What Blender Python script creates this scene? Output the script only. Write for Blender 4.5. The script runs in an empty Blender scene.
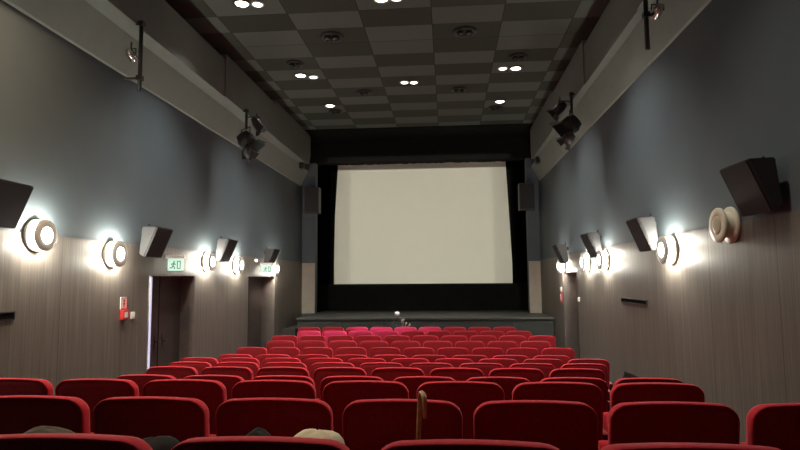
import bpy, bmesh, math, random
from mathutils import Vector, Matrix
R = math.radians
PI = math.pi
random.seed(4)
scn = bpy.context.scene
col = scn.collection

# ------------------------------------------------------------------ camera, world, exposure
CZ = 2.03
f_, pitch, yaw, roll = 578.0, 0.09166, 0.08127, -0.00725
cy_, sy_, cp_, sp_ = math.cos(yaw), math.sin(yaw), math.cos(pitch), math.sin(pitch)
F = Vector((-sy_*cp_, cy_*cp_, sp_)); Rv = Vector((cy_, sy_, 0)); U = Rv.cross(F)
R2 = Rv*math.cos(roll) + U*math.sin(roll); U2 = U*math.cos(roll) - Rv*math.sin(roll)
cam = bpy.data.cameras.new('camera'); cam.sensor_width = 36; cam.lens = f_/800*36
cam.clip_start = .05
co = bpy.data.objects.new('camera', cam); col.objects.link(co)
m = Matrix((R2, U2, -F)).transposed().to_4x4(); m.translation = (0, 0, CZ); co.matrix_world = m
scn.camera = co

w = bpy.data.worlds.new('world'); scn.world = w; w.use_nodes = True
w.node_tree.nodes['Background'].inputs[0].default_value = (.9, .95, 1, 1)
w.node_tree.nodes['Background'].inputs[1].default_value = 0.0
scn.view_settings.view_transform = 'Standard'
scn.view_settings.look = 'None'
scn.view_settings.exposure = 0.7
scn.view_settings.gamma = 1
scn.view_settings.use_curve_mapping = False
scn.cycles.max_bounces = 8
scn.cycles.diffuse_bounces = 5
scn.cycles.sample_clamp_indirect = 4

SCONCE_W = 43.0        # power of each lit wall lamp
SCONCE_GLOW = 30.0
DOWN_W = 150.0          # power of each lit ceiling downlight
SCREEN_BEAM = 5200.0
WASH_W = 6500.0

# ------------------------------------------------------------------ materials
def nodes(name):
    mt = bpy.data.materials.new(name); mt.use_nodes = True
    nt = mt.node_tree
    return mt, nt, nt.nodes['Principled BSDF']
def mix_rgb(nt, fac, a, b):
    n = nt.nodes.new('ShaderNodeMix'); n.data_type = 'RGBA'
    nt.links.new(fac, n.inputs[0])
    for i, v in ((6, a), (7, b)):
        if isinstance(v, tuple): n.inputs[i].default_value = v + (1,) if len(v) == 3 else v
        else: nt.links.new(v, n.inputs[i])
    return n.outputs[2]
def noise(nt, scale, detail=3, stretch=(1, 1, 1), rough=.6):
    tc = nt.nodes.new('ShaderNodeTexCoord'); mp = nt.nodes.new('ShaderNodeMapping')
    mp.inputs['Scale'].default_value = stretch
    nt.links.new(tc.outputs['Object'], mp.inputs[0])
    n = nt.nodes.new('ShaderNodeTexNoise'); n.inputs['Scale'].default_value = scale
    n.inputs['Detail'].default_value = detail; n.inputs['Roughness'].default_value = rough
    nt.links.new(mp.outputs[0], n.inputs['Vector'])
    return n.outputs['Fac']
def ramp(nt, fac, lo, hi):
    n = nt.nodes.new('ShaderNodeMapRange'); n.inputs[1].default_value = lo; n.inputs[2].default_value = hi
    nt.links.new(fac, n.inputs[0]); return n.outputs[0]
def bump(nt, bsdf, h, strength, dist=.01):
    b = nt.nodes.new('ShaderNodeBump'); b.inputs['Strength'].default_value = strength; b.inputs['Distance'].default_value = dist
    nt.links.new(h, b.inputs['Height']); nt.links.new(b.outputs[0], bsdf.inputs['Normal'])
def mat(name, c, rough=.6, metal=0, var=.12, scale=20, bmp=0, sheen=0, spec=None):
    mt, nt, b = nodes(name)
    fac = ramp(nt, noise(nt, scale), .3, .7)
    a = tuple(x*(1-var) for x in c); d = tuple(min(1, x*(1+var)) for x in c)
    nt.links.new(mix_rgb(nt, fac, a, d), b.inputs['Base Color'])
    b.inputs['Roughness'].default_value = rough; b.inputs['Metallic'].default_value = metal
    if spec is not None: b.inputs['Specular IOR Level'].default_value = spec
    if sheen:
        b.inputs['Sheen Weight'].default_value = sheen; b.inputs['Sheen Roughness'].default_value = .4
        b.inputs['Sheen Tint'].default_value = (1, .45, .5, 1)
    if bmp: bump(nt, b, fac, bmp, .004)
    return mt
def emit(name, c, s, base=(.8, .8, .8)):
    mt, nt, b = nodes(name)
    b.inputs['Base Color'].default_value = base + (1,)
    b.inputs['Emission Color'].default_value = c + (1,)
    b.inputs['Emission Strength'].default_value = s
    return mt

M = {}
M['velvet'] = mat('red velvet', (.56, .023, .044), .8, var=.12, scale=45, bmp=.2, sheen=.22, spec=.2)
M['back_fabric'] = mat('seat back fabric', (.36, .019, .030), .75, var=.15, scale=60, bmp=.2, sheen=.08, spec=.3)
M['black'] = mat('black metal', (.012, .012, .012), .5)
M['seat_metal'] = mat('seat leg metal', (.02, .02, .022), .45)
M['arm_pad'] = mat('armrest pad', (.30, .014, .02), .7)
M['speaker'] = mat('speaker cabinet', (.055, .055, .058), .55, scale=80)
M['grille'] = mat('speaker grille', (.022, .022, .024), .7, scale=150, bmp=.3)
M['ivory'] = mat('ivory lamp body', (.80, .76, .62), .45, var=.05)
M['lamp_ring'] = mat('grey lamp ring', (.50, .48, .42), .45, var=.05)
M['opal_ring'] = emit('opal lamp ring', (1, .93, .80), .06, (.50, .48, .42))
M['ivory_face'] = mat('ivory lamp face', (.56, .50, .36), .45, var=.05)
M['glow'] = emit('lamp glow', (1, .90, .68), SCONCE_GLOW)
M['glow_face'] = emit('lamp face glow', (1, .95, .82), 14.0)
M['down_glow'] = emit('downlight lens', (1, .94, .80), 7.0)
M['chrome'] = mat('dull chrome', (.55, .54, .50), .25, .9, var=.05)
M['mask'] = mat('black masking cloth', (.011, .011, .0105), .95, var=.2, scale=6, spec=.05)
M['beam'] = mat('grey painted soffit', (.185, .208, .190), .8, var=.05, scale=4)
M['beam_box'] = mat('dark grey painted duct', (.155, .174, .158), .8, var=.05, scale=4)
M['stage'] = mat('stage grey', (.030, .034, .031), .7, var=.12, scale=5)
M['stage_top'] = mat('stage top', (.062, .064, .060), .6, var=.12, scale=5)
M['floor'] = mat('dark carpet', (.035, .030, .028), .95, var=.3, scale=60)
M['door'] = mat('dark brown door', (.055, .040, .036), .5, var=.15, scale=8)
M['jamb'] = mat('door jamb brown', (.15, .125, .112), .55, var=.12, scale=8)
M['strip'] = emit('cool glowing edge', (.55, .55, 1.0), .36)  # emission stands in for the light along the door edge
M['exit_face'] = emit('exit sign face', (.60, 1.0, .82), .36, (.5, .6, .55))
M['exit_mark'] = mat('exit sign green', (.01, .13, .06), .5)
M['white'] = mat('white plastic', (.72, .70, .66), .5, var=.04)
M['red_box'] = mat('red enamel', (.50, .03, .03), .45, var=.05)
M['cream_cloth'] = mat('cream cloth', (.86, .80, .60), .9, var=.08, scale=30, bmp=.3)
M['dark_cloth'] = mat('dark cloth', (.009, .009, .010), .9, var=.2, scale=30, bmp=.3)
M['olive_cloth'] = mat('olive cloth', (.075, .062, .040), .9, var=.2, scale=30, bmp=.3)
M['handle_wood'] = mat('pale handle wood', (.48, .29, .13), .35, var=.25, scale=30)
M['umbrella_cloth'] = mat('black umbrella cloth', (.012, .012, .014), .8)
M['steel'] = mat('steel', (.55, .55, .55), .35, .8)
M['dark_steel'] = mat('dark steel', (.12, .11, .10), .4, .8)
M['petal'] = mat('white petals', (.85, .85, .80), .8, var=.06, scale=60)
M['leaf'] = mat('dark leaves', (.02, .035, .012), .7)
M['twig'] = mat('pale twigs', (.26, .24, .12), .7)
M['screen'] = mat('screen cloth', (.72, .71, .61), .9, var=.01, scale=2, spec=.1)
M['small_light'] = emit('small indicator lamp', (1, .95, .85), 4.0)
M['gel_pink'] = emit('violet gel lens', (.57, .35, 1.0), 1.0)

def wood():
    mt, nt, b = nodes('wood veneer')
    g = noise(nt, 1.0, 8, (14, 14, .55), .7)
    g2 = noise(nt, 1.0, 3, (60, 60, 1.2), .6)
    big = noise(nt, .9, 2)
    c1 = mix_rgb(nt, ramp(nt, g, .3, .7), (.138, .119, .103), (.226, .199, .174))
    c2 = mix_rgb(nt, ramp(nt, g2, .35, .65), (.127, .110, .096), c1)
    mul = nt.nodes.new('ShaderNodeMix'); mul.data_type = 'RGBA'; mul.blend_type = 'MULTIPLY'; mul.inputs[0].default_value = .5
    nt.links.new(c2, mul.inputs[6])
    nt.links.new(mix_rgb(nt, ramp(nt, big, .3, .7), (.75, .75, .72), (1, 1, 1)), mul.inputs[7])
    # thin seams between veneer sheets, every 1.25 m along the wall
    tc = nt.nodes.new('ShaderNodeTexCoord'); sx = nt.nodes.new('ShaderNodeSeparateXYZ')
    nt.links.new(tc.outputs['Object'], sx.inputs[0])
    md = nt.nodes.new('ShaderNodeMath'); md.operation = 'MODULO'; md.inputs[1].default_value = 1.25
    nt.links.new(sx.outputs['Y'], md.inputs[0])
    ab = nt.nodes.new('ShaderNodeMath'); ab.operation = 'ABSOLUTE'; nt.links.new(md.outputs[0], ab.inputs[0])
    lt = nt.nodes.new('ShaderNodeMath'); lt.operation = 'LESS_THAN'; lt.inputs[1].default_value = .010
    nt.links.new(ab.outputs[0], lt.inputs[0])
    nt.links.new(mix_rgb(nt, lt.outputs[0], mul.outputs[2], (.06, .05, .045)), b.inputs['Base Color'])
    b.inputs['Roughness'].default_value = .5
    b.inputs['Specular IOR Level'].default_value = .35
    bump(nt, b, g2, .25, .004)
    return mt
M['wood'] = wood()
M['pale_panel'] = mat('pale pier panel', (.50, .45, .37), .6, var=.08, scale=5)
def paint():
    mt, nt, b = nodes('blue grey wall paint')
    n = noise(nt, .7, 4); n2 = noise(nt, 90, 2)
    nt.links.new(mix_rgb(nt, ramp(nt, n, .3, .7), (.100, .128, .147), (.120, .150, .169)), b.inputs['Base Color'])
    b.inputs['Roughness'].default_value = .75; b.inputs['Specular IOR Level'].default_value = .3
    bump(nt, b, n2, .1, .003)
    return mt
M['paint'] = paint()
def tiles():
    mt, nt, b = nodes('checkered ceiling tiles')
    tc = nt.nodes.new('ShaderNodeTexCoord'); sx = nt.nodes.new('ShaderNodeSeparateXYZ')
    nt.links.new(tc.outputs['Object'], sx.inputs[0])
    def ma(op, a, v=None, v2=None):
        n = nt.nodes.new('ShaderNodeMath'); n.operation = op
        if isinstance(a, (int, float)): n.inputs[0].default_value = a
        else: nt.links.new(a, n.inputs[0])
        if v is not None:
            if isinstance(v, (int, float)): n.inputs[1].default_value = v
            else: nt.links.new(v, n.inputs[1])
        return n.outputs[0]
    u = ma('DIVIDE', ma('ADD', sx.outputs['X'], .2+1.135*20), 1.135)
    v = ma('DIVIDE', ma('ADD', sx.outputs['Y'], -8.60+.607*40), .607)
    fu, fv = ma('FLOOR', u), ma('FLOOR', v)
    gl = ma('GREATER_THAN', sx.outputs['Y'], 8.60+.607*2)
    par = ma('MODULO', ma('ADD', ma('ADD', fu, fv), ma('ADD', gl, 1.0)), 2.0)
    # a random tint for every tile
    cb = nt.nodes.new('ShaderNodeCombineXYZ'); nt.links.new(fu, cb.inputs[0]); nt.links.new(fv, cb.inputs[1])
    wn = nt.nodes.new('ShaderNodeTexWhiteNoise'); wn.noise_dimensions = '2D'; nt.links.new(cb.outputs[0], wn.inputs['Vector'])
    rnd = ma('MULTIPLY', wn.outputs['Value'], .18)
    fac = ma('ADD', ma('MULTIPLY', par, .82), rnd)
    colr = mix_rgb(nt, fac, (.050, .057, .045), (.118, .137, .124))
    # joints
    ju = ma('LESS_THAN', ma('FRACT', u), .012); jv = ma('LESS_THAN', ma('FRACT', v), .022)
    j = ma('MAXIMUM', ju, jv)
    nt.links.new(mix_rgb(nt, j, colr, (.03, .03, .025)), b.inputs['Base Color'])
    b.inputs['Roughness'].default_value = .9; b.inputs['Specular IOR Level'].default_value = .15
    bump(nt, b, noise(nt, 120, 2), .25, .004)
    return mt
M['tiles'] = tiles()

# ------------------------------------------------------------------ helpers
def mesh_obj(name, bm, material, parent=None, smooth=False):
    bmesh.ops.recalc_face_normals(bm, faces=bm.faces)
    me = bpy.data.meshes.new(name); bm.to_mesh(me); bm.free()
    for p in me.polygons: p.use_smooth = smooth
    mats = material if isinstance(material, list) else [material]
    for mm in mats: me.materials.append(M[mm])
    o = bpy.data.objects.new(name, me); col.objects.link(o)
    if parent: o.parent = parent
    return o
def empty(name, loc=(0, 0, 0), rot=(0, 0, 0)):
    o = bpy.data.objects.new(name, None); col.objects.link(o); o.empty_display_size = .1
    o.location = loc; o.rotation_euler = rot
    return o
def tag(o, label=None, cat=None, group=None, kind=None):
    if label: o['label'] = label
    if cat: o['category'] = cat
    if group: o['group'] = group
    if kind: o['kind'] = kind
    return o
def box(bm, x0, x1, y0, y1, z0, z1, mi=0, bevel=0):
    vs = [bm.verts.new((x, y, z)) for z in (z0, z1) for y in (y0, y1) for x in (x0, x1)]
    fs = [bm.faces.new([vs[i] for i in q]) for q in ((0,1,3,2),(4,5,7,6),(0,1,5,4),(2,3,7,6),(0,2,6,4),(1,3,7,5))]
    for fc in fs: fc.material_index = mi
    if bevel:
        es = list({e for fc in fs for e in fc.edges})
        bmesh.ops.bevel(bm, geom=es, offset=bevel, segments=2, affect='EDGES', profile=.6)
    return fs
def loft(bm, loops, closed=True, caps=(True, True), mi=0):
    vv = [[bm.verts.new(p) for p in lp] for lp in loops]
    n = len(vv[0])
    for a, b in zip(vv, vv[1:]):
        for i in range(n if closed else n-1):
            fc = bm.faces.new((a[i], a[(i+1) % n], b[(i+1) % n], b[i])); fc.material_index = mi
    if caps[0]: bm.faces.new(vv[0][::-1]).material_index = mi
    if caps[1]: bm.faces.new(vv[-1]).material_index = mi
def frame_of(d):
    d = Vector(d).normalized()
    a = Vector((0, 0, 1)) if abs(d.z) < .9 else Vector((1, 0, 0))
    u = d.cross(a).normalized(); v = d.cross(u).normalized()
    return d, u, v
def tube(bm, pts, r, n=10, mi=0):
    pts = [Vector(p) for p in pts]
    rs = r if isinstance(r, (list, tuple)) else [r]*len(pts)
    d, u, v = frame_of(pts[1]-pts[0]); loops = []
    for i, p in enumerate(pts):
        t = (pts[min(i+1, len(pts)-1)] - pts[max(i-1, 0)]).normalized()
        u = (u - t*u.dot(t)).normalized(); v = t.cross(u)
        loops.append([p + (u*math.cos(2*PI*k/n) + v*math.sin(2*PI*k/n))*rs[i] for k in range(n)])
    loft(bm, loops, mi=mi)
def lathe(bm, prof, origin=(0, 0, 0), axis=(0, 0, 1), n=32, mi=0, caps=(True, True)):
    d, u, v = frame_of(axis); o = Vector(origin)
    loft(bm, [[o + d*h + (u*math.cos(2*PI*k/n) + v*math.sin(2*PI*k/n))*max(r, 1e-4) for k in range(n)] for r, h in prof], mi=mi, caps=caps)
def prism(bm, poly, a, b, plane='xz', mi=0):
    """polygon in a plane, extruded along the third axis from a to b"""
    def P(p, t):
        return {'xz': (p[0], t, p[1]), 'yz': (t, p[0], p[1]), 'xy': (p[0], p[1], t)}[plane]
    loft(bm, [[P(p, a) for p in poly], [P(p, b) for p in poly]], mi=mi)
def copy_tree(o, parent=None):
    c = o.copy(); col.objects.link(c)
    if parent: c.parent = parent
    for ch in list(o.children): copy_tree(ch, c)
    return c
def struct(name, bm, material, smooth=False):
    o = mesh_obj(name, bm, material, smooth=smooth); o['kind'] = 'structure'; return o
def light(name, kind, energy, loc, target=None, parent=None, color=(1, .93, .80), radius=.05, spot=None, blend=.5):
    l = bpy.data.lights.new(name, kind); l.energy = energy; l.color = color
    if kind in ('POINT', 'SPOT'): l.shadow_soft_size = radius
    if spot: l.spot_size = spot; l.spot_blend = blend
    o = bpy.data.objects.new(name, l); col.objects.link(o); o.location = loc
    if target is not None: o.rotation_euler = (Vector(target)-Vector(loc)).to_track_quat('-Z', 'Y').to_euler()
    if parent: o.parent = parent
    return o

# ------------------------------------------------------------------ dimensions
XC, HW = -.834, 3.541
XL, XR = XC-HW, XC+HW
YB, YP, YE = -2.8, 17.2, 19.3          # rear wall, proscenium, wall behind the screen
ZC = 6.20
ZWOOD = 2.53
PITCH, Y1 = .9789, 1.553
FLOORS = {0: .76, 1: .682, 2: .587, 3: .495, 4: .360, 5: .278, 6: .182, 7: .097, 8: .012}
def floor_z(row): return FLOORS.get(row, 0.0)
def row_y(row): return Y1 + PITCH*(row-1)

# ------------------------------------------------------------------ the room shell
bm = bmesh.new()
ys = [YB] + [row_y(r)-.12 for r in range(1, 10)] + [YE+.2]
for i in range(len(ys)-1):
    z = floor_z(i)
    box(bm, XL-1.2, XR+1.2, ys[i], ys[i+1], -.3, z if i < 9 else 0)
struct('floor', bm, 'floor')

bm = bmesh.new(); box(bm, XL-.3, XR+.3, YB-.2, 15.66, ZC, ZC+.2); struct('ceiling', bm, 'tiles')
bm = bmesh.new(); box(bm, XL-.3, XR+.3, 15.66, YE+.3, ZC-.02, ZC+.2); struct('ceiling_front', bm, 'mask')
bm = bmesh.new(); box(bm, XL-.3, XR+.3, YB-.2, YB, 0, ZC); struct('wall_rear', bm, 'paint')
bm = bmesh.new(); box(bm, XL-.3, XR+.3, YE, YE+.2, 0, ZC); struct('wall_front', bm, 'mask')

def side_wall(name, x, s, doors, wood_name):
    """painted wall above, wood veneer below standing 12 mm proud, with door alcoves"""
    bm = bmesh.new()
    cuts = [YB] + [v for d in doors for v in d[:2]] + [YE]
    for i in range(len(cuts)-1):
        a, b = cuts[i], cuts[i+1]
        x0, x1 = sorted((x+s*.012, x+s*.45))
        if i % 2 == 0: box(bm, x0, x1, a, b, -.3, ZC)
        else: box(bm, x0, x1, a, b, doors[i//2][2], ZC)
    struct(name, bm, 'paint')
    bm = bmesh.new()
    cuts[-1] = YP
    x0, x1 = sorted((x, x+s*.02))
    for i in range(len(cuts)-1):
        a, b = cuts[i], cuts[i+1]
        if i % 2 == 0: box(bm, x0, x1, a, b, -.2, ZWOOD)
        else: box(bm, x0, x1, a, b, doors[i//2][2], ZWOOD)
    struct(wood_name, bm, 'wood')
DL = [(8.21, 9.76, 2.11), (12.47, 14.45, 2.11)]
DR = [(12.43, 13.93, 2.15)]
side_wall('wall_left', XL, -1, DL, 'wall_left_wainscot')
side_wall('wall_right', XR, 1, DR, 'wall_right_wainscot')

def alcove(n, x, s, d, depth, floorz, split):
    a, b, top = d
    # jamb linings
    bm = bmesh.new()
    x0, x1 = sorted((x+s*.004, x+s*depth))
    box(bm, x0, x1, a-.0, a+.02, floorz-.1, top); box(bm, x0, x1, b-.02, b, floorz-.1, top)
    box(bm, x0, x1, a, b, top-.02, top)
    o = struct('trim_%d' % n, bm, 'jamb')
    r = empty('door_%d' % n, (x+s*depth, (a+b)/2, floorz)); r['kind'] = 'structure'
    hw, h = (b-a)/2, top-floorz
    leaves = [(-hw, 0), (0, hw)] if split else [(-hw, hw)]
    for k, (l0, l1) in enumerate(leaves):
        bm = bmesh.new(); xx = sorted((0, s*.05))
        box(bm, xx[0], xx[1], l0+.022, l1-.006, -.05, h-.02, bevel=.004)
        lf = mesh_obj('door_leaf', bm, 'door', r)
        hy = (l1-.10) if (split and k == 0) else (l0+.14)
        bm = bmesh.new()
        box(bm, min(-s*.01, 0), max(-s*.01, 0), hy-.02, hy+.02, .95, 1.15, bevel=.003)
        tube(bm, [(-s*.0, hy, 1.05), (-s*.05, hy, 1.05), (-s*.055, hy+.10, 1.05)], .009)
        mesh_obj('door_handle', bm, 'dark_steel', lf)
alcove(1, XL, -1, DL[0], .24, floor_z(8), True)
alcove(2, XL, -1, DL[1], .34, 0, True)
alcove(3, XR, 1, DR[0], .30, 0, False)

# cool glowing edge on the near corner of the first alcove: door-edge light put in as emission
r = empty('glowing_edge', (XL, 8.23, .3))
tag(r, 'cool bluish white vertical strip of light on the near edge of the left doorway', 'light strip')
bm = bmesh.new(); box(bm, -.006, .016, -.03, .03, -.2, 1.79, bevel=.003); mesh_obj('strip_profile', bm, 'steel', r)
bm = bmesh.new(); box(bm, .015, .021, -.022, .030, -.18, 1.77); mesh_obj('glowing_face', bm, 'strip', r)

# side soffits: sloping lower panel, stepped duct above
for s, side in ((-1, 'left'), (1, 'right')):
    bm = bmesh.new()
    P = lambda off, z: (XC+s*off, z)
    poly = [P(3.58, 4.80), P(3.528, 4.84), P(3.32, 5.265), P(3.58, 5.265)]
    prism(bm, poly, YB, 16.95, 'xz')
    struct('beam_%s' % side, bm, 'beam')
    off = 3.08 if s < 0 else 3.20
    ycut = [YB, -1.9, 1.1, 4.1, 7.0, 9.75, 12.8, 16.45]
    bm = bmesh.new()
    for k, (a, b) in enumerate(zip(ycut, ycut[1:])):
        top = (5.95, 5.95, 5.95, 5.95, 5.95, 6.05, 6.16)[k]; d = .02*(k % 2)
        if b < 16:
            prism(bm, [P(off-d, 5.27), P(off-d, top), P(3.62, top), P(3.62, 5.27)], a, b, 'xz')
        else:   # the last box ends in a nose cut back at the bottom
            loops = []
            for y, zb, o2 in ((a, 5.27, off-d), (b-.55, 5.27, off-d), (b-.30, 5.33, off-d+.01), (b-.08, 5.60, off-d+.03), (b, 5.85, off-d+.05)):
                loops.append([(XC+s*q, y, z) for q, z in ((o2, zb), (o2, top), (3.62, top), (3.62, zb))])
            loft(bm, loops)
    struct('trim_soffit_%s' % side, bm, 'beam_box')

# proscenium: piers with wood foot panels, black masking, bulkhead
for s, side, xa, xb in ((-1, 'left', XL-.02, -3.98), (1, 'right', 2.37, XR+.02)):
    bm = bmesh.new(); box(bm, xa, xb, YP, YP+.3, .93, ZC); struct('pier_wall_%s' % side, bm, 'paint')
    bm = bmesh.new(); box(bm, xa, xb, YP-.02, YP+.02, 1.0, 2.50); struct('trim_pier_%s' % side, bm, 'pale_panel')
bm = bmesh.new(); box(bm, XL, XR, YP-.03, YP+.32, 5.56, ZC); struct('wall_bulkhead', bm, 'mask')
for s, side, x0, x1 in ((-1, 'left', -4.5, -3.70), (1, 'right', 2.06, 2.8)):
    t = bmesh.new()
    n = 40; loop = []
    for k in range(n+1):
        x = x0 + (x1-x0)*k/n
        loop.append((x, 18.70 + .035*math.sin(k*1.5)))
    zs = [.93, 6.0]
    tops = []
    for z in zs: tops.append([(x, y, z) for x, y in loop])
    loft(t, tops, closed=False, caps=(False, False))
    bmesh.ops.solidify(t, geom=t.faces[:], thickness=.01)
    o = mesh_obj('masking_curtain', t, 'mask', smooth=True)
    tag(o, 'black masking curtain hanging along the %s edge of the white screen' % side, 'curtain')
bm = bmesh.new()
n = 80; rng = random.Random(8)
low = [(-4.3+6.9*k/n, 5.765+.012*rng.uniform(-1, 1)) for k in range(n+1)]
prism(bm, low + [(2.6, 6.02), (-4.3, 6.02)], 18.62, 18.66, 'xz')
o = mesh_obj('masking_border', bm, 'mask'); tag(o, 'black cloth border hanging along the top edge of the screen', 'curtain')
bm = bmesh.new(); box(bm, -4.3, 2.6, 18.60, 18.64, .95, 1.85)
o = mesh_obj('masking_skirt', bm, 'mask'); tag(o, 'black cloth skirt below the screen, standing on the stage', 'curtain')

# cinema screen
r = empty('cinema_screen', (-.83, 18.82, .95)); tag(r, 'large blank off-white cinema screen within black masking above the stage', 'screen')
bm = bmesh.new()
poly = [(-2.91, .86), (2.93, .86), (2.80, 4.10), (2.76, 4.92), (-2.76, 4.92), (-2.86, 3.2)]
prism(bm, poly, 0, .02, 'xz'); mesh_obj('screen_cloth', bm, 'screen', r)
bm = bmesh.new()
for x in (-2.6, 2.6): tube(bm, [(x, .08, 0), (x, .08, 4.9)], .03)
tube(bm, [(-2.8, .08, 4.9), (2.8, .08, 4.9)], .03); tube(bm, [(-2.8, .08, .9), (2.8, .08, .9)], .03)
mesh_obj('screen_frame', bm, 'black', r)

# stage with steps
r = empty('stage_platform', (-.65, 15.2, 0)); r['kind'] = 'structure'
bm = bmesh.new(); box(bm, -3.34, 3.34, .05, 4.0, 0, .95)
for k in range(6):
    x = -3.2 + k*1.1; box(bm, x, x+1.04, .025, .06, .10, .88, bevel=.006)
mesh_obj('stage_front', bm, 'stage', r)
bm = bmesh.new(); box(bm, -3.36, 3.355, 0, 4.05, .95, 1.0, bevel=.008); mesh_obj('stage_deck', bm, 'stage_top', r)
bm = bmesh.new()
for k in range(3): box(bm, -4.37, -4.03, 14.6+.27*k, 17.15, .2375*k if k else 0, .2375*(k+1)-.0)
o = mesh_obj('stage_steps', bm, 'floor'); tag(o, 'narrow dark steps at the left end of the stage', 'steps')
for s, side in ((-1, 'left'), (1, 'right')):
    bm = bmesh.new()
    x0, x1 = sorted((XC+s*HW, XC+s*(HW-.015)))
    for a, b in ([(9.8, 12.43), (14.5, 15.2)] if s < 0 else [(8.4, 12.40), (13.96, 15.2)]): box(bm, x0, x1, a, b, 0, .12)
    struct('baseboard_%s' % side, bm, 'black')

# ------------------------------------------------------------------ added screen beam at the booth window: projector plus ambient fill
bm = bmesh.new()
for a in ((-.45, .45, .25, .30), (-.45, .45, -.30, -.25), (-.45, -.40, -.25, .25), (.40, .45, -.25, .25)):
    box(bm, XC+a[0], XC+a[1], YB, YB+.03, 4.6+a[2], 4.6+a[3])
struct('window_1', bm, 'black')
pl = light('screen_beam', 'SPOT', SCREEN_BEAM, (XC, YB+.08, 4.6), (-.84, 18.8, 3.79), color=(1, .985, .86), radius=.05, spot=R(40), blend=0)
l = pl.data; l.use_nodes = True; nt = l.node_tree
em = nt.nodes['Emission']
tc = nt.nodes.new('ShaderNodeTexCoord'); sx = nt.nodes.new('ShaderNodeSeparateXYZ'); nt.links.new(tc.outputs['Normal'], sx.inputs[0])
def lm(op, a, b=None):
    n = nt.nodes.new('ShaderNodeMath'); n.operation = op
    for i, v in enumerate((a, b)):
        if v is None: continue
        if isinstance(v, (int, float)): n.inputs[i].default_value = v
        else: nt.links.new(v, n.inputs[i])
    return n.outputs[0]
def edge(v, lo, hi):
    n = nt.nodes.new('ShaderNodeMapRange'); n.interpolation_type = 'SMOOTHSTEP'
    n.inputs[1].default_value = lo; n.inputs[2].default_value = hi; n.inputs[3].default_value = 1; n.inputs[4].default_value = 0
    nt.links.new(v, n.inputs[0]); return n.outputs[0]
ux = lm('ABSOLUTE', lm('DIVIDE', sx.outputs['X'], sx.outputs['Z'])); uy = lm('ABSOLUTE', lm('DIVIDE', sx.outputs['Y'], sx.outputs['Z']))
D = 21.6
inner = lm('MULTIPLY', edge(ux, 2.25/D, 2.45/D), .26)
ambient_fill = lm('MULTIPLY', edge(ux, 2.98/D, 3.02/D), .74)  # added level across the whole screen, stands in for ambient light
nt.links.new(lm('MULTIPLY', lm('ADD', inner, ambient_fill), edge(uy, 2.0/D, 2.04/D)), em.inputs['Strength'])

# ------------------------------------------------------------------ wall lamps
def wall_lamp(name, x, s, y, z, lit, label, group='round wall lamps'):
    """s: direction from the wall into the room"""
    r = empty(name, (x, y, z)); tag(r, label, 'wall lamp', group)
    ax = (s, 0, 0)
    ring = 'lamp_ring' if lit else 'ivory'
    bm = bmesh.new(); lathe(bm, [(.15, 0), (.170, .003), (.176, .012), (.174, .030), (.165, .036)], axis=ax); mesh_obj('base_disc', bm, ring, r, True)
    bm = bmesh.new(); lathe(bm, [(.128, .036), (.112, .06), (.112, .112)], axis=ax, caps=(False, False)); mesh_obj('diffuser_core', bm, 'glow' if lit else 'ivory', r, True)
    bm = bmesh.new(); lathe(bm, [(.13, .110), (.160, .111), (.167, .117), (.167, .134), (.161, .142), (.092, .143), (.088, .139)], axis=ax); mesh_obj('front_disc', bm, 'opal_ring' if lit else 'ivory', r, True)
    bm = bmesh.new(); lathe(bm, [(.088, .138), (.086, .145), (.06, .148), (.001, .150)], axis=ax); mesh_obj('face_glass', bm, 'glow_face' if lit else 'ivory_face', r, True)
    if lit:
        for k in range(4):
            a = PI/4 + k*PI/2
            light('lamp_bulb', 'POINT', SCONCE_W/4, (s*.075, .142*math.cos(a), .142*math.sin(a)), parent=r, color=(1, .96, .84), radius=.02)
    return r
LY = [(5.80, 2.51), (7.20, 2.37), (10.17, 2.35), (11.66, 2.32), (14.21, 2.28)]
RY = [(5.72, 2.51), (7.19, 2.345), (10.09, 2.315), (11.36, 2.31), (13.74, 2.28)]
lab = ['lit round wall lamp nearest the camera on the left wall',
       'lit round wall lamp just before the first left doorway',
       'lit round wall lamp just past the first left doorway',
       'lit round wall lamp under the third speaker on the left wall',
       'lit round wall lamp above the far left doorway']
for (y, z), t in zip(LY, lab): wall_lamp('wall_lamp', XL, 1, y, z, True, t)
lab = ['switched-off ivory round wall lamp below the large right speaker',
       'lit round wall lamp beside the second speaker on the right wall',
       'lit round wall lamp right of the third right speaker',
       'lit round wall lamp directly under the third right speaker',
       'lit round wall lamp above the right doorway']
for k, ((y, z), t) in enumerate(zip(RY, lab)): wall_lamp('wall_lamp', XR, -1, y, z, k > 0, t)
# the same lamps continue behind the camera's frame on the left wall
wall_lamp('wall_lamp', XL, 1, 2.9, 2.75, True, 'lit round wall lamp on the left wall beside the second row')

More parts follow.
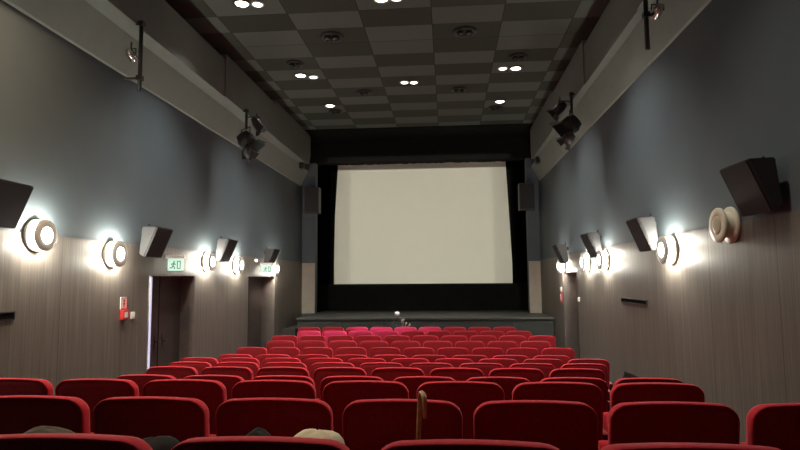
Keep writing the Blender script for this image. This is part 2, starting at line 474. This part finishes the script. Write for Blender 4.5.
# ------------------------------------------------------------------ surround speakers
def speaker(x, s, y, z0, label):
    r = empty('wall_speaker', (x, y, z0)); tag(r, label, 'speaker', 'surround speakers on the side walls')
    h = .43
    def ring(yo):
        return [(s*.30, yo, h), (s*.085, yo, h+.008), (s*.045, yo, .05), (s*.12, yo, 0)]
    bm = bmesh.new(); loft(bm, [ring(-.245), ring(.245)])
    bmesh.ops.bevel(bm, geom=bm.edges[:], offset=.010, segments=2, affect='EDGES')
    mesh_obj('cabinet', bm, 'speaker', r)
    bm = bmesh.new()       # grille over the sloping front
    def fp(u, t, d): return (s*(.12+.18*t)+s*.92*d, .228*u, h*t-.39*d)
    loft(bm, [[fp(-1, .03, d), fp(1, .03, d), fp(1, .97, d), fp(-1, .97, d)] for d in (0, .012)])
    mesh_obj('grille', bm, 'grille', r)
    bm = bmesh.new(); box(bm, min(0, s*.07), max(0, s*.07), -.06, .06, .30, .38); tube(bm, [(s*.05, 0, .40), (s*.05, 0, .49)], .012)
    mesh_obj('wall_bracket', bm, 'black', r)
SY = [(5.12, 2.535), (8.06, 2.35), (10.75, 2.36), (13.6, 2.32)]
order = ['largest-looking, nearest the camera', 'second from the camera', 'third from the camera', 'farthest, nearest the stage']
for s, x, side in ((1, XL, 'left'), (-1, XR, 'right')):
    for k, (y, z) in enumerate(SY):
        if s < 0: y -= (.10, .31, .30, .35)[k]
        speaker(x, s, y, z, 'dark wedge-shaped speaker on the %s wall, %s' % (side, order[k]))
# speakers beside the screen opening
for s, x, side in ((1, -4.02, 'left'), (-1, 2.33, 'right')):
    r = empty('stage_speaker', (x, 17.02, 3.98)); tag(r, 'black box speaker high on the pier %s of the screen' % side, 'speaker')
    bm = bmesh.new(); box(bm, -.22, .22, -.17, .16, 0, .78, bevel=.012); mesh_obj('cabinet', bm, 'speaker', r)
    bm = bmesh.new(); box(bm, -.20, .20, -.185, -.165, .03, .75, bevel=.004); mesh_obj('grille', bm, 'grille', r)
    bm = bmesh.new(); box(bm, -.05, .05, .12, .22, .3, .5); mesh_obj('wall_bracket', bm, 'black', r)

# ------------------------------------------------------------------ signs, switches, plates
def exit_sign(y, z, label, side='left'):
    r = empty('exit_sign', (XL, y, z)); tag(r, label, 'exit sign', 'exit signs over the left doorways')
    bm = bmesh.new(); box(bm, .0, .30, -.03, .03, .20, .25); mesh_obj('mounting_plate', bm, 'white', r)
    bm = bmesh.new(); box(bm, .03, .27, -.035, .035, .01, .20, bevel=.02); mesh_obj('sign_face', bm, 'exit_face', r)
    bm = bmesh.new()
    # running figure leaving through a door
    y0, y1 = -.040, -.034
    box(bm, .19, .245, y0, y1, .04, .05); box(bm, .19, .20, y0, y1, .04, .16); box(bm, .235, .245, y0, y1, .04, .16); box(bm, .19, .245, y0, y1, .15, .16)
    lathe(bm, [(.012, y0), (.012, y1)], origin=(.14, 0, .145), axis=(0, 1, 0), n=12)
    for a, b in (((.14, .130), (.125, .085)), ((.125, .085), (.150, .065)), ((.150, .065), (.145, .035)), ((.125, .085), (.105, .055)), ((.105, .055), (.075, .055)), ((.138, .122), (.165, .105)), ((.138, .122), (.110, .115)), ((.110, .115), (.100, .095))):
        tube(bm, [(a[0], y0+.003, a[1]), (b[0], y0+.003, b[1])], .007, 6)
    mesh_obj('pictogram', bm, 'exit_mark', r)
exit_sign(8.72, 2.16, 'small glowing green and white exit sign above the first left doorway')
exit_sign(13.3, 2.16, 'small glowing green and white exit sign above the far left doorway')
r = empty('indicator_lamp', (XL, 12.9, 2.45)); tag(r, 'tiny bright indicator lamp on the left wall between lamp and exit sign', 'light')
bm = bmesh.new(); lathe(bm, [(.04, 0), (.04, .02), (.03, .03)], axis=(1, 0, 0), n=16); mesh_obj('base', bm, 'white', r)
bm = bmesh.new(); lathe(bm, [(.028, .03), (.022, .05), (.001, .058)], axis=(1, 0, 0), n=16); mesh_obj('lens', bm, 'small_light', r, True)

r = empty('fire_alarm_call_point', (XL, 7.54, 1.50)); tag(r, 'red fire alarm call point with pictogram plate on the left wood wall', 'fire alarm')
bm = bmesh.new(); box(bm, 0, .05, -.07, .07, 0, .13, bevel=.008); mesh_obj('alarm_box', bm, 'red_box', r)
bm = bmesh.new(); box(bm, .05, .054, -.035, .035, .03, .10); mesh_obj('break_glass', bm, 'white', r)
bm = bmesh.new(); box(bm, 0, .012, -.075, .075, .14, .30, bevel=.003); sg = mesh_obj('pictogram_plate', bm, 'white', r)
bm = bmesh.new()
x0, x1 = .0125, .015
for a in ((-.07, .07, .145, .155), (-.07, .07, .285, .295), (-.07, -.062, .155, .285), (.062, .07, .155, .285)): box(bm, x0, x1, *a)
lathe(bm, [(.024, x0), (.024, x1)], origin=(0, 0, .250), axis=(1, 0, 0), n=16)
prism(bm, [(-.035, .225), (.035, .225), (.012, .19), (.012, .165), (-.012, .165), (-.012, .19)], x0, x1, 'yz')
mesh_obj('pictogram', bm, 'red_box', sg)
r = empty('light_switch', (XL, 7.78, 1.49)); tag(r, 'white light switch right of the red call point', 'switch')
bm = bmesh.new(); box(bm, 0, .012, -.05, .05, 0, .10, bevel=.004); mesh_obj('switch_plate', bm, 'white', r)
bm = bmesh.new(); box(bm, .012, .022, -.025, .025, .02, .08, bevel=.004); mesh_obj('rocker', bm, 'white', r)

for x, s, y0, y1, z, h, t in ((XL, 1, 4.75, 5.56, 1.64, .085, 'black horizontal wall slot at the left edge, on the left wood wall'), (XR, -1, 8.17, 9.34, 1.635, .07, 'slim black horizontal wall slot on the right wood wall')):
    r = empty('wall_vent', (x, y0, z)); tag(r, t, 'vent')
    bm = bmesh.new(); L = y1-y0
    for a in ((0, L, 0, .012), (0, L, h-.012, h), (0, .012, .012, h-.012), (L-.012, L, .012, h-.012)): box(bm, min(0, s*.016), max(0, s*.016), *a)
    mesh_obj('vent_frame', bm, 'black', r)
    bm = bmesh.new(); box(bm, min(0, s*.006), max(0, s*.006), .01, L-.01, .01, h-.01); mesh_obj('vent_mesh', bm, 'mask', r)

# red extinguisher sign and fitting in front of the far right doorway
r = empty('fire_sign', (XR, 14.2, 1.42)); tag(r, 'small red and white fire sign on the right wall beyond the doorway', 'sign')
bm = bmesh.new(); box(bm, -.012, 0, -.13, .13, 0, .26, bevel=.003); pl_ = mesh_obj('sign_plate', bm, 'red_box', r)
bm = bmesh.new(); box(bm, -.015, -.0125, -.09, .09, .27, .36); box(bm, -.012, 0, -.10, .10, .262, .37); mesh_obj('white_plate', bm, 'white', r)
bm = bmesh.new(); prism(bm, [(-.03, .04), (.03, .04), (.03, .16), (.012, .20), (-.012, .20), (-.03, .16)], -.016, -.0125, 'yz'); mesh_obj('pictogram', bm, 'white', pl_)
r = empty('door_contact', (XR, 12.3, 1.52)); tag(r, 'small white fitting on the right wall edge beside the doorway', 'switch')
bm = bmesh.new(); box(bm, -.025, 0, -.04, .04, 0, .09, bevel=.006); mesh_obj('switch_plate', bm, 'white', r)
bm = bmesh.new(); box(bm, -.032, -.025, -.015, .015, .02, .07); mesh_obj('rocker', bm, 'white', r)

# ------------------------------------------------------------------ ceiling downlights
def downlight(x, y, lit, label, big=True, power=None, group='recessed ceiling downlights', tint=(1, .96, .86), cone=105):
    r = empty('downlight', (x, y, ZC)); tag(r, label, 'downlight', group)
    k = 1.0 if big else .72
    bm = bmesh.new()
    lathe(bm, [(.135*k, 0), (.14*k, -.012), (.13*k, -.022), (.108*k, -.022), (.10*k, -.004)], n=32); mesh_obj('trim_ring', bm, 'chrome' if (lit and big) else ('white' if lit else 'black'), r, True)
    if lit:
        bm = bmesh.new(); lathe(bm, [(.098*k, -.006), (.09*k, -.018), (.05*k, -.024), (.001, -.026)], n=24); mesh_obj('lens', bm, 'down_glow', r, True)
        light('downlight_beam', 'SPOT', power or DOWN_W, (0, 0, -.05), (0, 0, -1), parent=r, color=tint, radius=.07, spot=R(cone), blend=1.0)
    return r
lit = [(-3.05, 8.2, True, 'large lit downlight of the pair at the upper left ceiling edge'),
       (-2.82, 8.24, False, 'small lit downlight of the pair at the upper left ceiling edge'),
       (-2.95, 11.34, True, 'large lit downlight of the left pair halfway down the ceiling'),
       (-2.71, 11.46, False, 'small lit downlight of the left pair halfway down the ceiling'),
       (-2.77, 13.46, True, 'single lit downlight near the left front end of the ceiling'),
       (-.86, 11.98, False, 'left lit downlight of the small pair at mid ceiling'),
       (-.66, 12.0, False, 'right lit downlight of the small pair at mid ceiling'),
       (-.93, 8.25, True, 'left lit downlight cut by the top middle of the frame'),
       (-.70, 8.25, False, 'right lit downlight cut by the top middle of the frame'),
       (1.16, 11.36, False, 'small lit downlight of the right pair on the ceiling'),
       (1.42, 11.38, True, 'large lit downlight of the right pair on the ceiling'),
       (1.30, 13.55, True, 'single lit downlight near the right front end of the ceiling')]
for x, y, b, t in lit: downlight(x, y, True, t, b)
for x, y, b, t in ((1.16, 8.05, False, 'small lit downlight of the pair at the upper right, just out of frame'), (1.42, 8.08, True, 'large lit downlight of the pair at the upper right, just out of frame')): downlight(x, y, True, t, b)
for x, y, pw, t in ((-3.05, 4.5, 2.4, 'warm lit downlight over the left of the rear rows'), (.9, 4.6, 1.0, 'lit downlight over the right of the rear rows'), (-1.0, 4.5, 1.1, 'lit downlight over the middle of the rear rows')):
    downlight(x, y, True, t, True, DOWN_W*pw, 'rear downlights', (1, .72, .44) if x < -2 else (1, .90, .76), 140 if x < -3 else 105)
dark = [(-1.93, 9.51, 1.0, 'black adjustable spot at the left of the centre, nearest the camera'),
        (.35, 9.53, 1.0, 'black adjustable spot right of centre, nearest the camera'),
        (-2.89, 10.68, .85, 'black adjustable spot just behind the left lit pair'),
        (1.39, 10.75, .85, 'black adjustable spot just above the right lit pair'),
        (-1.81, 12.55, .85, 'faint black adjustable spot left of the small middle pair'),
        (.31, 12.56, .85, 'faint black adjustable spot right of the small middle pair'),
        (-2.72, 13.95, .85, 'faint black adjustable spot beside the left front downlight'),
        (1.22, 14.05, .85, 'faint black adjustable spot beside the right front downlight')]
for x, y, k, t in dark:
    r = empty('ceiling_spotlight', (x, y, ZC)); tag(r, t, 'spotlight', 'unlit black ceiling spotlights')
    bm = bmesh.new(); lathe(bm, [(.20*k, 0), (.205*k, -.014), (.19*k, -.03), (.15*k, -.035), (.13*k, -.02)], n=32); mesh_obj('trim_ring', bm, 'black', r, True)
    for dx in (-.07*k, .07*k):
        bm = bmesh.new(); lathe(bm, [(.055*k, -.015), (.062*k, -.05), (.055*k, -.075), (.045*k, -.075), (.04*k, -.055)], origin=(dx, 0, 0), axis=(.0, .15, 1), n=20)
        h = mesh_obj('lamp_head', bm, 'black', r, True)
        bm = bmesh.new(); lathe(bm, [(.038*k, -.058), (.02*k, -.066), (.001, -.068)], origin=(dx, 0, 0), axis=(0, .15, 1), n=16); mesh_obj('lens', bm, 'chrome', h, True)

# ------------------------------------------------------------------ stage lights on the side soffits
def rig_pipe(loc, top, bottom, s, label, arm):
    r = empty('rig_pipe', loc); tag(r, label, 'rig pipe')
    bm = bmesh.new(); tube(bm, [(0, 0, bottom), (0, 0, top)], .026, 12); mesh_obj('pipe', bm, 'black', r, True)
    for za, la in arm:
        bm = bmesh.new(); tube(bm, [(0, 0, za), (s*la, 0, za)], .016, 10); box(bm, -.035, .035, -.035, .035, za-.03, za+.03); mesh_obj('bracket_arm', bm, 'black', r)
    return r
def par_can(loc, aim, r0, length, label, body='black', lens='chrome', yoke=True, doors=True):
    d = Vector(aim).normalized()
    o = empty('stage_light', loc); tag(o, label, 'stage light', None)
    bm = bmesh.new(); lathe(bm, [(.35*r0, -length*.5), (.7*r0, -length*.45), (.85*r0, -length*.2), (r0, -length*.1), (r0, length*.5), (.9*r0, length*.5), (.88*r0, length*.3)], axis=d, n=24); mesh_obj('lamp_body', bm, body, o, True)
    bm = bmesh.new(); lathe(bm, [(.87*r0, length*.32), (.5*r0, length*.36), (.001, length*.38)], axis=d, n=24); mesh_obj('lens', bm, lens, o, True)
    dd, u, v = frame_of(d)
    if doors:
        for k in range(4):
            a = k*PI/2; q = u*math.cos(a)+v*math.sin(a); t = u*-math.sin(a)+v*math.cos(a)
            b0 = d*length*.5+q*r0; b1 = b0 + (d*.85+q*.5).normalized()*r0*1.0
            bm = bmesh.new(); nrm = (b1-b0).cross(t).normalized()*.004
            loft(bm, [[b0-t*r0*.6+nrm, b0+t*r0*.6+nrm, b1+t*r0*.8+nrm, b1-t*r0*.8+nrm], [b0-t*r0*.6-nrm, b0+t*r0*.6-nrm, b1+t*r0*.8-nrm, b1-t*r0*.8-nrm]])
            mesh_obj('barn_door', bm, body, o)
    if yoke:
        bm = bmesh.new(); h = Vector((0, 0, 1)); sd = d.cross(h).normalized()*(r0+.015)
        tube(bm, [sd, sd+h*r0*1.25, -sd+h*r0*1.25, -sd], .010, 8); tube(bm, [h*r0*1.25, h*(r0*1.25+.09)], .012, 8)
        mesh_obj('yoke', bm, 'black', o)
    return o
# near left pipe with a small clear lamp
rig_pipe((-3.834, 6.80, 0), 5.30, 4.40, -1, 'black vertical pipe with side arm on the near left soffit', ((4.565, .20), (5.275, .075)))
par_can((-3.96, 6.80, 4.88), (.15, .8, -.6), .055, .15, 'small silvery lamp fixed beside the near left pipe', 'chrome', 'white', True, False)
# near right pipe
rig_pipe((2.286, 6.52, 0), 5.50, 4.58, 1, 'black vertical pipe on the near right soffit', ((4.98, .10), (5.35, .08)))
par_can((2.41, 6.50, 5.02), (-.1, .8, -.5), .055, .16, 'small silvery lamp fixed beside the near right pipe', 'chrome', 'white', True, False)
# far clusters
PINK = (1, .38, .52)
def cluster(x, y, s, side, z, target):
    """s points from the soffit towards the middle of the room"""
    rp = rig_pipe((x, y, 0), z+.58, z+.20, -s, 'black vertical pipe carrying the stage lights on the far %s soffit' % side, ((z+.555, .075),))
    bm = bmesh.new(); tube(bm, [(0, 0, z+.42), (s*.10, -.01, z+.43), (s*.21, -.02, z+.43), (s*.21, -.02, z+.36)], .012, 8); mesh_obj('bracket_arm', bm, 'black', rp, True)
    pa = Vector((x+s*.21, y-.02, z+.30))
    a = par_can(pa, Vector(target)-pa, .085, .26, 'short black lamp sticking out from the top of the far %s pipe' % side, 'black', 'gel_pink' if s < 0 else 'chrome')
    pb = Vector((x+s*.03, y-.12, z-.03))
    b = par_can(pb, Vector(target)-pb, .165, .28, 'big round black stage light on the far %s pipe' % side, 'black', 'gel_pink' if s > 0 else 'chrome')
    c = par_can((x+s*.10, y-.20, z-.29), (s*.6, .5, -.6), .095, .18, 'small grey stage light hanging lowest on the far %s pipe' % side, 'speaker', 'chrome')
    pc = Vector(c.location); bm = bmesh.new(); tube(bm, [(0, 0, .20), Vector((x-s*.01, y-.09, z+.02))-pc, Vector((x, y, z+.22))-pc], .012, 8); mesh_obj('hanger', bm, 'black', c, True)
    return pb if s > 0 else pa
pL = cluster(-3.834, 10.67, 1, 'left', 4.72, (-1.3, 13.2, .85))
pR = cluster(2.286, 10.47, -1, 'right', 4.78, (-2.80, 12.36, .78))
def wash(p, target, energy, size, color):
    d = (Vector(target)-p).normalized()
    light('stage_beam', 'SPOT', energy, p+d*.15, target, color=color, radius=.06, spot=size, blend=.7)
wash(pR, (-2.80, 12.36, .78), WASH_W, R(11), (.57, .42, 1.0))
wash(pL, (-1.3, 13.2, .85), WASH_W*.34, R(24), (.57, .42, 1.0))
# small fixtures at the far ends of the soffits
for s, x, side in ((1, -4.02, 'left'), (-1, 2.47, 'right')):
    r = empty('soffit_fixture', (x, 15.7, 5.10)); tag(r, 'small dark fixture at the far end of the %s soffit' % side, 'fixture')
    bm = bmesh.new(); box(bm, -.06, .06, -.12, .12, 0, .16, bevel=.01); mesh_obj('housing', bm, 'black', r)
    bm = bmesh.new(); box(bm, -.04, .04, -.10, -.02, -.03, 0); mesh_obj('mount', bm, 'chrome', r)

# ------------------------------------------------------------------ cinema seats
HWS, ZTOP, ZBOT = .2575, .92, .34
def outline(inset, zt=ZTOP, zb=ZBOT, hw=HWS, rad=.066, arch=.012):
    hw -= inset; zt -= inset; zb += inset; rad = max(.018, rad-inset*.8)
    pts = []
    for cx, cz, a0, rr in ((hw-rad*1.1, zt-rad, 0, rad), (-(hw-rad*1.1), zt-rad, 90, rad), (-(hw-.03), zb+.03, 180, .03), (hw-.03, zb+.03, 270, .03)):
        for k in range(7):
            a = R(a0+90*k/6)
            sx_ = 1.1 if rr == rad else 1
            pts.append([cx+rr*sx_*math.cos(a), cz+rr*math.sin(a)])
    # add points across the top for the arch
    out = []
    for i, p in enumerate(pts):
        out.append(p)
        if i == 6:
            q = pts[7]
            for t in range(1, 8): out.append([p[0]+(q[0]-p[0])*t/8, p[1]+(q[1]-p[1])*t/8])
    for p in out:
        if p[1] > .6: p[1] += arch*(1-(p[0]/hw)**2)-arch
        # slightly narrower towards the seat
        p[0] *= 1 - .03*max(0, (.75-p[1])/.4)
    return out
LEAN = .13
def lay(y, inset, **kw):
    return [(x, y + (ZTOP-z)*LEAN, z) for x, z in outline(inset, **kw)]
def make_seat(down=False):
    r = empty('cinema_chair')
    bm = bmesh.new()
    loft(bm, [lay(.012, .012), lay(.001, .0105), lay(-.003, .008), lay(-.003, .004), lay(.003, .001), lay(.014, 0), lay(.04, .001), lay(.062, .006), lay(.080, .018), lay(.092, .04), lay(.098, .08)])
    mesh_obj('backrest', bm, 'velvet', r, True)
    bm = bmesh.new()
    loft(bm, [lay(.012, .0105), lay(.003, .0110), lay(.000, .015), lay(-.001, .05)])
    mesh_obj('back_panel', bm, 'back_fabric', r, True)
    bm = bmesh.new()
    if down:
        prof = [(.14, 0), (.13, .02), (.14, .085), (.19, .105), (.44, .11), (.52, .10), (.545, .07), (.54, .02), (.50, 0)]
        n = 9
        loops = []
        for xi, ins in ((-.235, .02), (-.245, .0), (.245, .0), (.235, .02)):
            loops.append([(xi, y+(ins if y < .3 else -ins), .355+max(z-ins*.6, 0)) for y, z in prof])
        loft(bm, loops)
    else:
        prof = [(.19, .36), (.17, .40), (.185, .62), (.21, .69), (.25, .70), (.285, .68), (.30, .62), (.29, .40), (.26, .36)]
        loops = []
        for xi, ins in ((-.235, .02), (-.247, .0), (.247, .0), (.235, .02)):
            loops.append([(xi, y+(ins if y < .24 else -ins)*.6, z+(ins if z < .6 else -ins)) for y, z in prof])
        loft(bm, loops)
    mesh_obj('seat_cushion', bm, 'velvet', r, True)
    return r
def add_arm(r, x):
    bm = bmesh.new(); box(bm, x-.022, x+.022, .06, .46, .585, .615, bevel=.010); a = mesh_obj('armrest', bm, 'arm_pad', r)
    bm = bmesh.new()
    prism(bm, [(.10, 0), (.34, 0), (.34, .02), (.27, .06), (.30, .56), (.40, .585), (.08, .585), (.12, .06), (.10, .02)], x-.015, x+.015, 'yz'); mesh_obj('leg', bm, 'seat_metal', r)
seatA = make_seat(); add_arm(seatA, -.281)
seatB = make_seat(); add_arm(seatB, -.281); add_arm(seatB, .281)        # last in its row
seatC = make_seat(True); add_arm(seatC, -.281)                           # cushion folded down
protos = {'A': [seatA, False], 'B': [seatB, False], 'C': [seatC, False]}
ROWS = {1: (-1.37, .57, 5), 2: (-2.19, .567, 7), 3: (-3.06, .568, 8), 4: (-2.69, .556, 8), 5: (-2.95, .549, 8), 6: (-3.21, .548, 9),
        7: (-3.54, .554, 10), 8: (-3.42, .572, 9), 9: (-3.50, .549, 10), 10: (-3.31, .5667, 9), 11: (-3.51, .557, 10), 12: (-3.26, .556, 9), 13: (-3.49, .559, 9)}
ordn = ['first', 'second', 'third', 'fourth', 'fifth', 'sixth', 'seventh', 'eighth', 'ninth', 'tenth', 'eleventh', 'twelfth', 'thirteenth']
special = {(1, 0): 'C', (1, 1): 'C', (1, 2): 'C'}
rowname = {1: 'nearest row', 13: 'front row before the stage', 12: 'second row before the stage', 11: 'third row before the stage'}
special = {(1, 0): 'C', (1, 1): 'C', (4, 7): 'C'}
for rr, (x0, p, n) in ROWS.items():
    for k in range(n):
        key = special.get((rr, k), 'B' if k == n-1 else 'A')
        pr = protos[key]
        o = copy_tree(pr[0]) if pr[1] else pr[0]
        pr[1] = True
        o.location = (x0+p*(k+.5), row_y(rr), floor_z(rr))
        if key == 'C' and rr == 4:
            pass
        o.scale = (p/.56, 1, 1)
        rn = rowname.get(rr, '%s row from the camera' % ordn[rr-1])
        pos = 'leftmost' if k == 0 else ('rightmost' if k == n-1 else '%s from left' % ordn[k])
        tag(o, '%s seat, %s, in the %s' % (('dark-backed red upholstered cinema' if rr <= 4 else 'red upholstered cinema'), pos, rn), 'seat', 'red cinema seats')

# ------------------------------------------------------------------ things left on the seats
def blob(bm, c, sx_, sy_, sz, nu=20, nv=12, seed=0, amp=.06, flat=.0):
    rg = random.Random(seed); ph = [rg.uniform(0, 6) for _ in range(6)]
    loops = []
    for j in range(nv+1):
        t = j/nv; a = -PI/2+PI*t
        rad = max(.02, math.cos(a))**.75; zz = math.sin(a)
        lp = []
        for i in range(nu):
            b = 2*PI*i/nu
            q = 1+amp*(math.sin(3*b+ph[0]+2*zz)+.6*math.sin(5*b+ph[1]-3*zz))
            lp.append((c[0]+sx_*rad*math.cos(b)*q, c[1]+sy_*rad*math.sin(b)*q, c[2]+sz*(zz+flat*math.sin(2*b+ph[2])*rad)))
        loops.append(lp)
    loft(bm, loops)
F1 = floor_z(1)
SC = F1+.467        # top of a lowered cushion in the nearest row
def bag(x, y, w_, d_, top, material, label, name, cat, seed, strap=True, base=SC, lean=0):
    r = empty(name, (x, y, base)); tag(r, label, cat)
    h = top-base
    bm = bmesh.new()
    loops = []; rg = random.Random(seed); ph = [rg.uniform(0, 6) for _ in range(4)]
    for t, sc in ((0, .80), (.05, .95), (.3, 1.08), (.6, 1.06), (.80, 1.0), (.90, .90), (.95, .74), (.98, .54), (.995, .28), (1.0, .06)):
        lp = []
        for i in range(24):
            b = 2*PI*i/24; c_, s_ = math.cos(b), math.sin(b)
            q = sc*(1+.05*math.sin(3*b+ph[0]+4*t)+.03*math.sin(5*b+ph[1]-6*t))
            lp.append((lean*max(0, (t-.4)/.6) + w_/2*q*math.copysign(abs(c_)**.7, c_), d_/2*q*math.copysign(abs(s_)**.7, s_), h*t + (.004*math.sin(2*b+ph[2]) if t > .8 else 0)))
        loops.append(lp)
    loft(bm, loops); b_ = mesh_obj('bag_body', bm, material, r, True)
    if strap:
        bm = bmesh.new(); tube(bm, [(-w_*.30, -d_*.48, h*.35), (-w_*.24, -d_*.50, h*.72), (0, -d_*.40, h*.80), (w_*.24, -d_*.50, h*.72), (w_*.30, -d_*.48, h*.35)], .009, 8)
        mesh_obj('strap', bm, material, r, True)
    return r
bag(-.425, 1.88, .185, .17, 1.545, 'cream_cloth', 'rounded cream cloth bag peeking over the nearest middle seat', 'cloth_bag', 'bag', 3)
bag(-.617, 1.86, .10, .13, 1.550, 'dark_cloth', 'small dark bag peeking over the nearest middle seat, left of the cream one', 'handbag', 'bag', 5)
bag(-1.20, 1.87, .21, .16, 1.543, 'olive_cloth', 'dark olive bag peeking over the nearest left seat', 'backpack', 'bag', 7, lean=-.15)
bag(-.955, 1.86, .15, .18, 1.520, 'dark_cloth', 'black bag filling the gap between the two nearest left seats', 'shoulder_bag', 'bag', 9)
# dark pointed cloth on the right-hand seat of the fourth row
r = empty('folded_jacket', (1.47, row_y(4)+.30, floor_z(4)+.465)); tag(r, 'dark folded jacket, only its pointed tip above a right-hand seat', 'jacket')
bm = bmesh.new()
loops = []
for t, sx_, dx in ((0, .16, 0), (.2, .17, 0), (.33, .13, -.01), (.38, .10, -.02), (.415, .065, -.035), (.44, .030, -.06), (.458, .004, -.085)):
    loops.append([(dx+sx_*math.cos(2*PI*i/16), .6*sx_*math.sin(2*PI*i/16), t) for i in range(16)])
loft(bm, loops); mesh_obj('jacket_body', bm, 'dark_cloth', r, True)

# umbrella standing between the nearest two rows, crook handle up
r = empty('umbrella', (-.150, 2.06, F1)); tag(r, 'furled black umbrella with pale wooden crook handle, upright behind the nearest seats', 'umbrella')
top = Vector((.035, .25, .875))
bm = bmesh.new(); tube(bm, [(0, 0, 0), top*.80], .006, 8); mesh_obj('shaft', bm, 'steel', r, True)
bm = bmesh.new()
d, u, v = frame_of(top)
prof = [(.008, .06), (.022, .12), (.034, .3), (.042, .5), (.048, .62), (.044, .66), (.02, .67)]
loops = []
for rad, t in prof:
    loops.append([top*(t/ .9) + (u*math.cos(2*PI*k/32)+v*math.sin(2*PI*k/32))*rad*(1+.16*math.cos(8*2*PI*k/32)) for k in range(32)])
loft(bm, loops); mesh_obj('canopy', bm, 'umbrella_cloth', r, True)
for k in range(8):
    a = 2*PI*k/8 + .2; q = u*math.cos(a)+v*math.sin(a)
    bm = bmesh.new(); tube(bm, [top*(.60/.9)+q*.045, top*(.735/.9)+q*.062], .0022, 6); lathe(bm, [(.001, -.004), (.004, 0), (.001, .006)], origin=top*(.74/.9)+q*.0625, axis=top, n=8)
    mesh_obj('rib_tip', bm, 'steel', r, True)
bm = bmesh.new()
hp = []
side = Vector((.28, -.96, 0))
for t in range(6): hp.append(top*(.74/.9 + t/5*.17))
c0 = hp[-1]
for t in range(1, 10):
    a = PI*t/9; hp.append(c0 + Vector((0, 0, 1))*.040*math.sin(a) + side*.040*(1-math.cos(a)))
hp.append(hp[-1] + Vector((0, 0, -.045)))
tube(bm, hp, [.0095]*(len(hp)-1)+[.0085], 12); mesh_obj('crook_handle', bm, 'handle_wood', r, True)

# flower arrangement before the stage
r = empty('flower_arrangement', (-1.15, 14.3, 0)); tag(r, 'small dark flower arrangement with one round white bloom before the stage', 'flowers')
bm = bmesh.new(); lathe(bm, [(.11, 0), (.13, .02), (.11, .3), (.08, .55), (.085, .70), (.075, .70)], n=24); mesh_obj('vase', bm, 'black', r, True)
bm = bmesh.new(); tube(bm, [(0, 0, .6), (-.06, 0, .9), (-.10, 0, 1.12)], .010, 8); st = mesh_obj('stem', bm, 'leaf', r)
bm = bmesh.new(); rg = random.Random(2)
bmesh.ops.create_icosphere(bm, subdivisions=3, radius=.062)
for vt in bm.verts: vt.co = vt.co*(1+.07*rg.uniform(-1, 1)) + Vector((-.10, 0, 1.155))
mesh_obj('bloom', bm, 'petal', st, True)
bm = bmesh.new()
for k in range(30):
    a = rg.uniform(0, 2*PI); rr_ = rg.uniform(.04, .16); z = rg.uniform(.72, 1.08)
    b0 = Vector((0, 0, .62)); tip = Vector((-.16+rr_*math.cos(a), rr_*math.sin(a), z)); mid = (b0+tip)/2
    t = (tip-b0).cross(Vector((.3, 1, 0))).normalized()*.035; nn = (tip-b0).cross(t).normalized()*.004
    loft(bm, [[b0+nn, mid+t+nn, tip+nn, mid-t+nn], [b0-nn, mid+t-nn, tip-nn, mid-t-nn]])
mesh_obj('leaves', bm, 'leaf', r)
bm = bmesh.new()
for tip in ((.06, 0, 1.0), (.12, -.02, .92), (.20, 0, .88), (.02, 0, .98)):
    tube(bm, [(0, 0, .6), (tip[0]*.5, tip[1], .8), tip], .006, 6)
    lathe(bm, [(.001, -.03), (.022, 0), (.016, .03), (.001, .05)], origin=tip, axis=(tip[0], 0, .5), n=10)
mesh_obj('twigs', bm, 'twig', r)
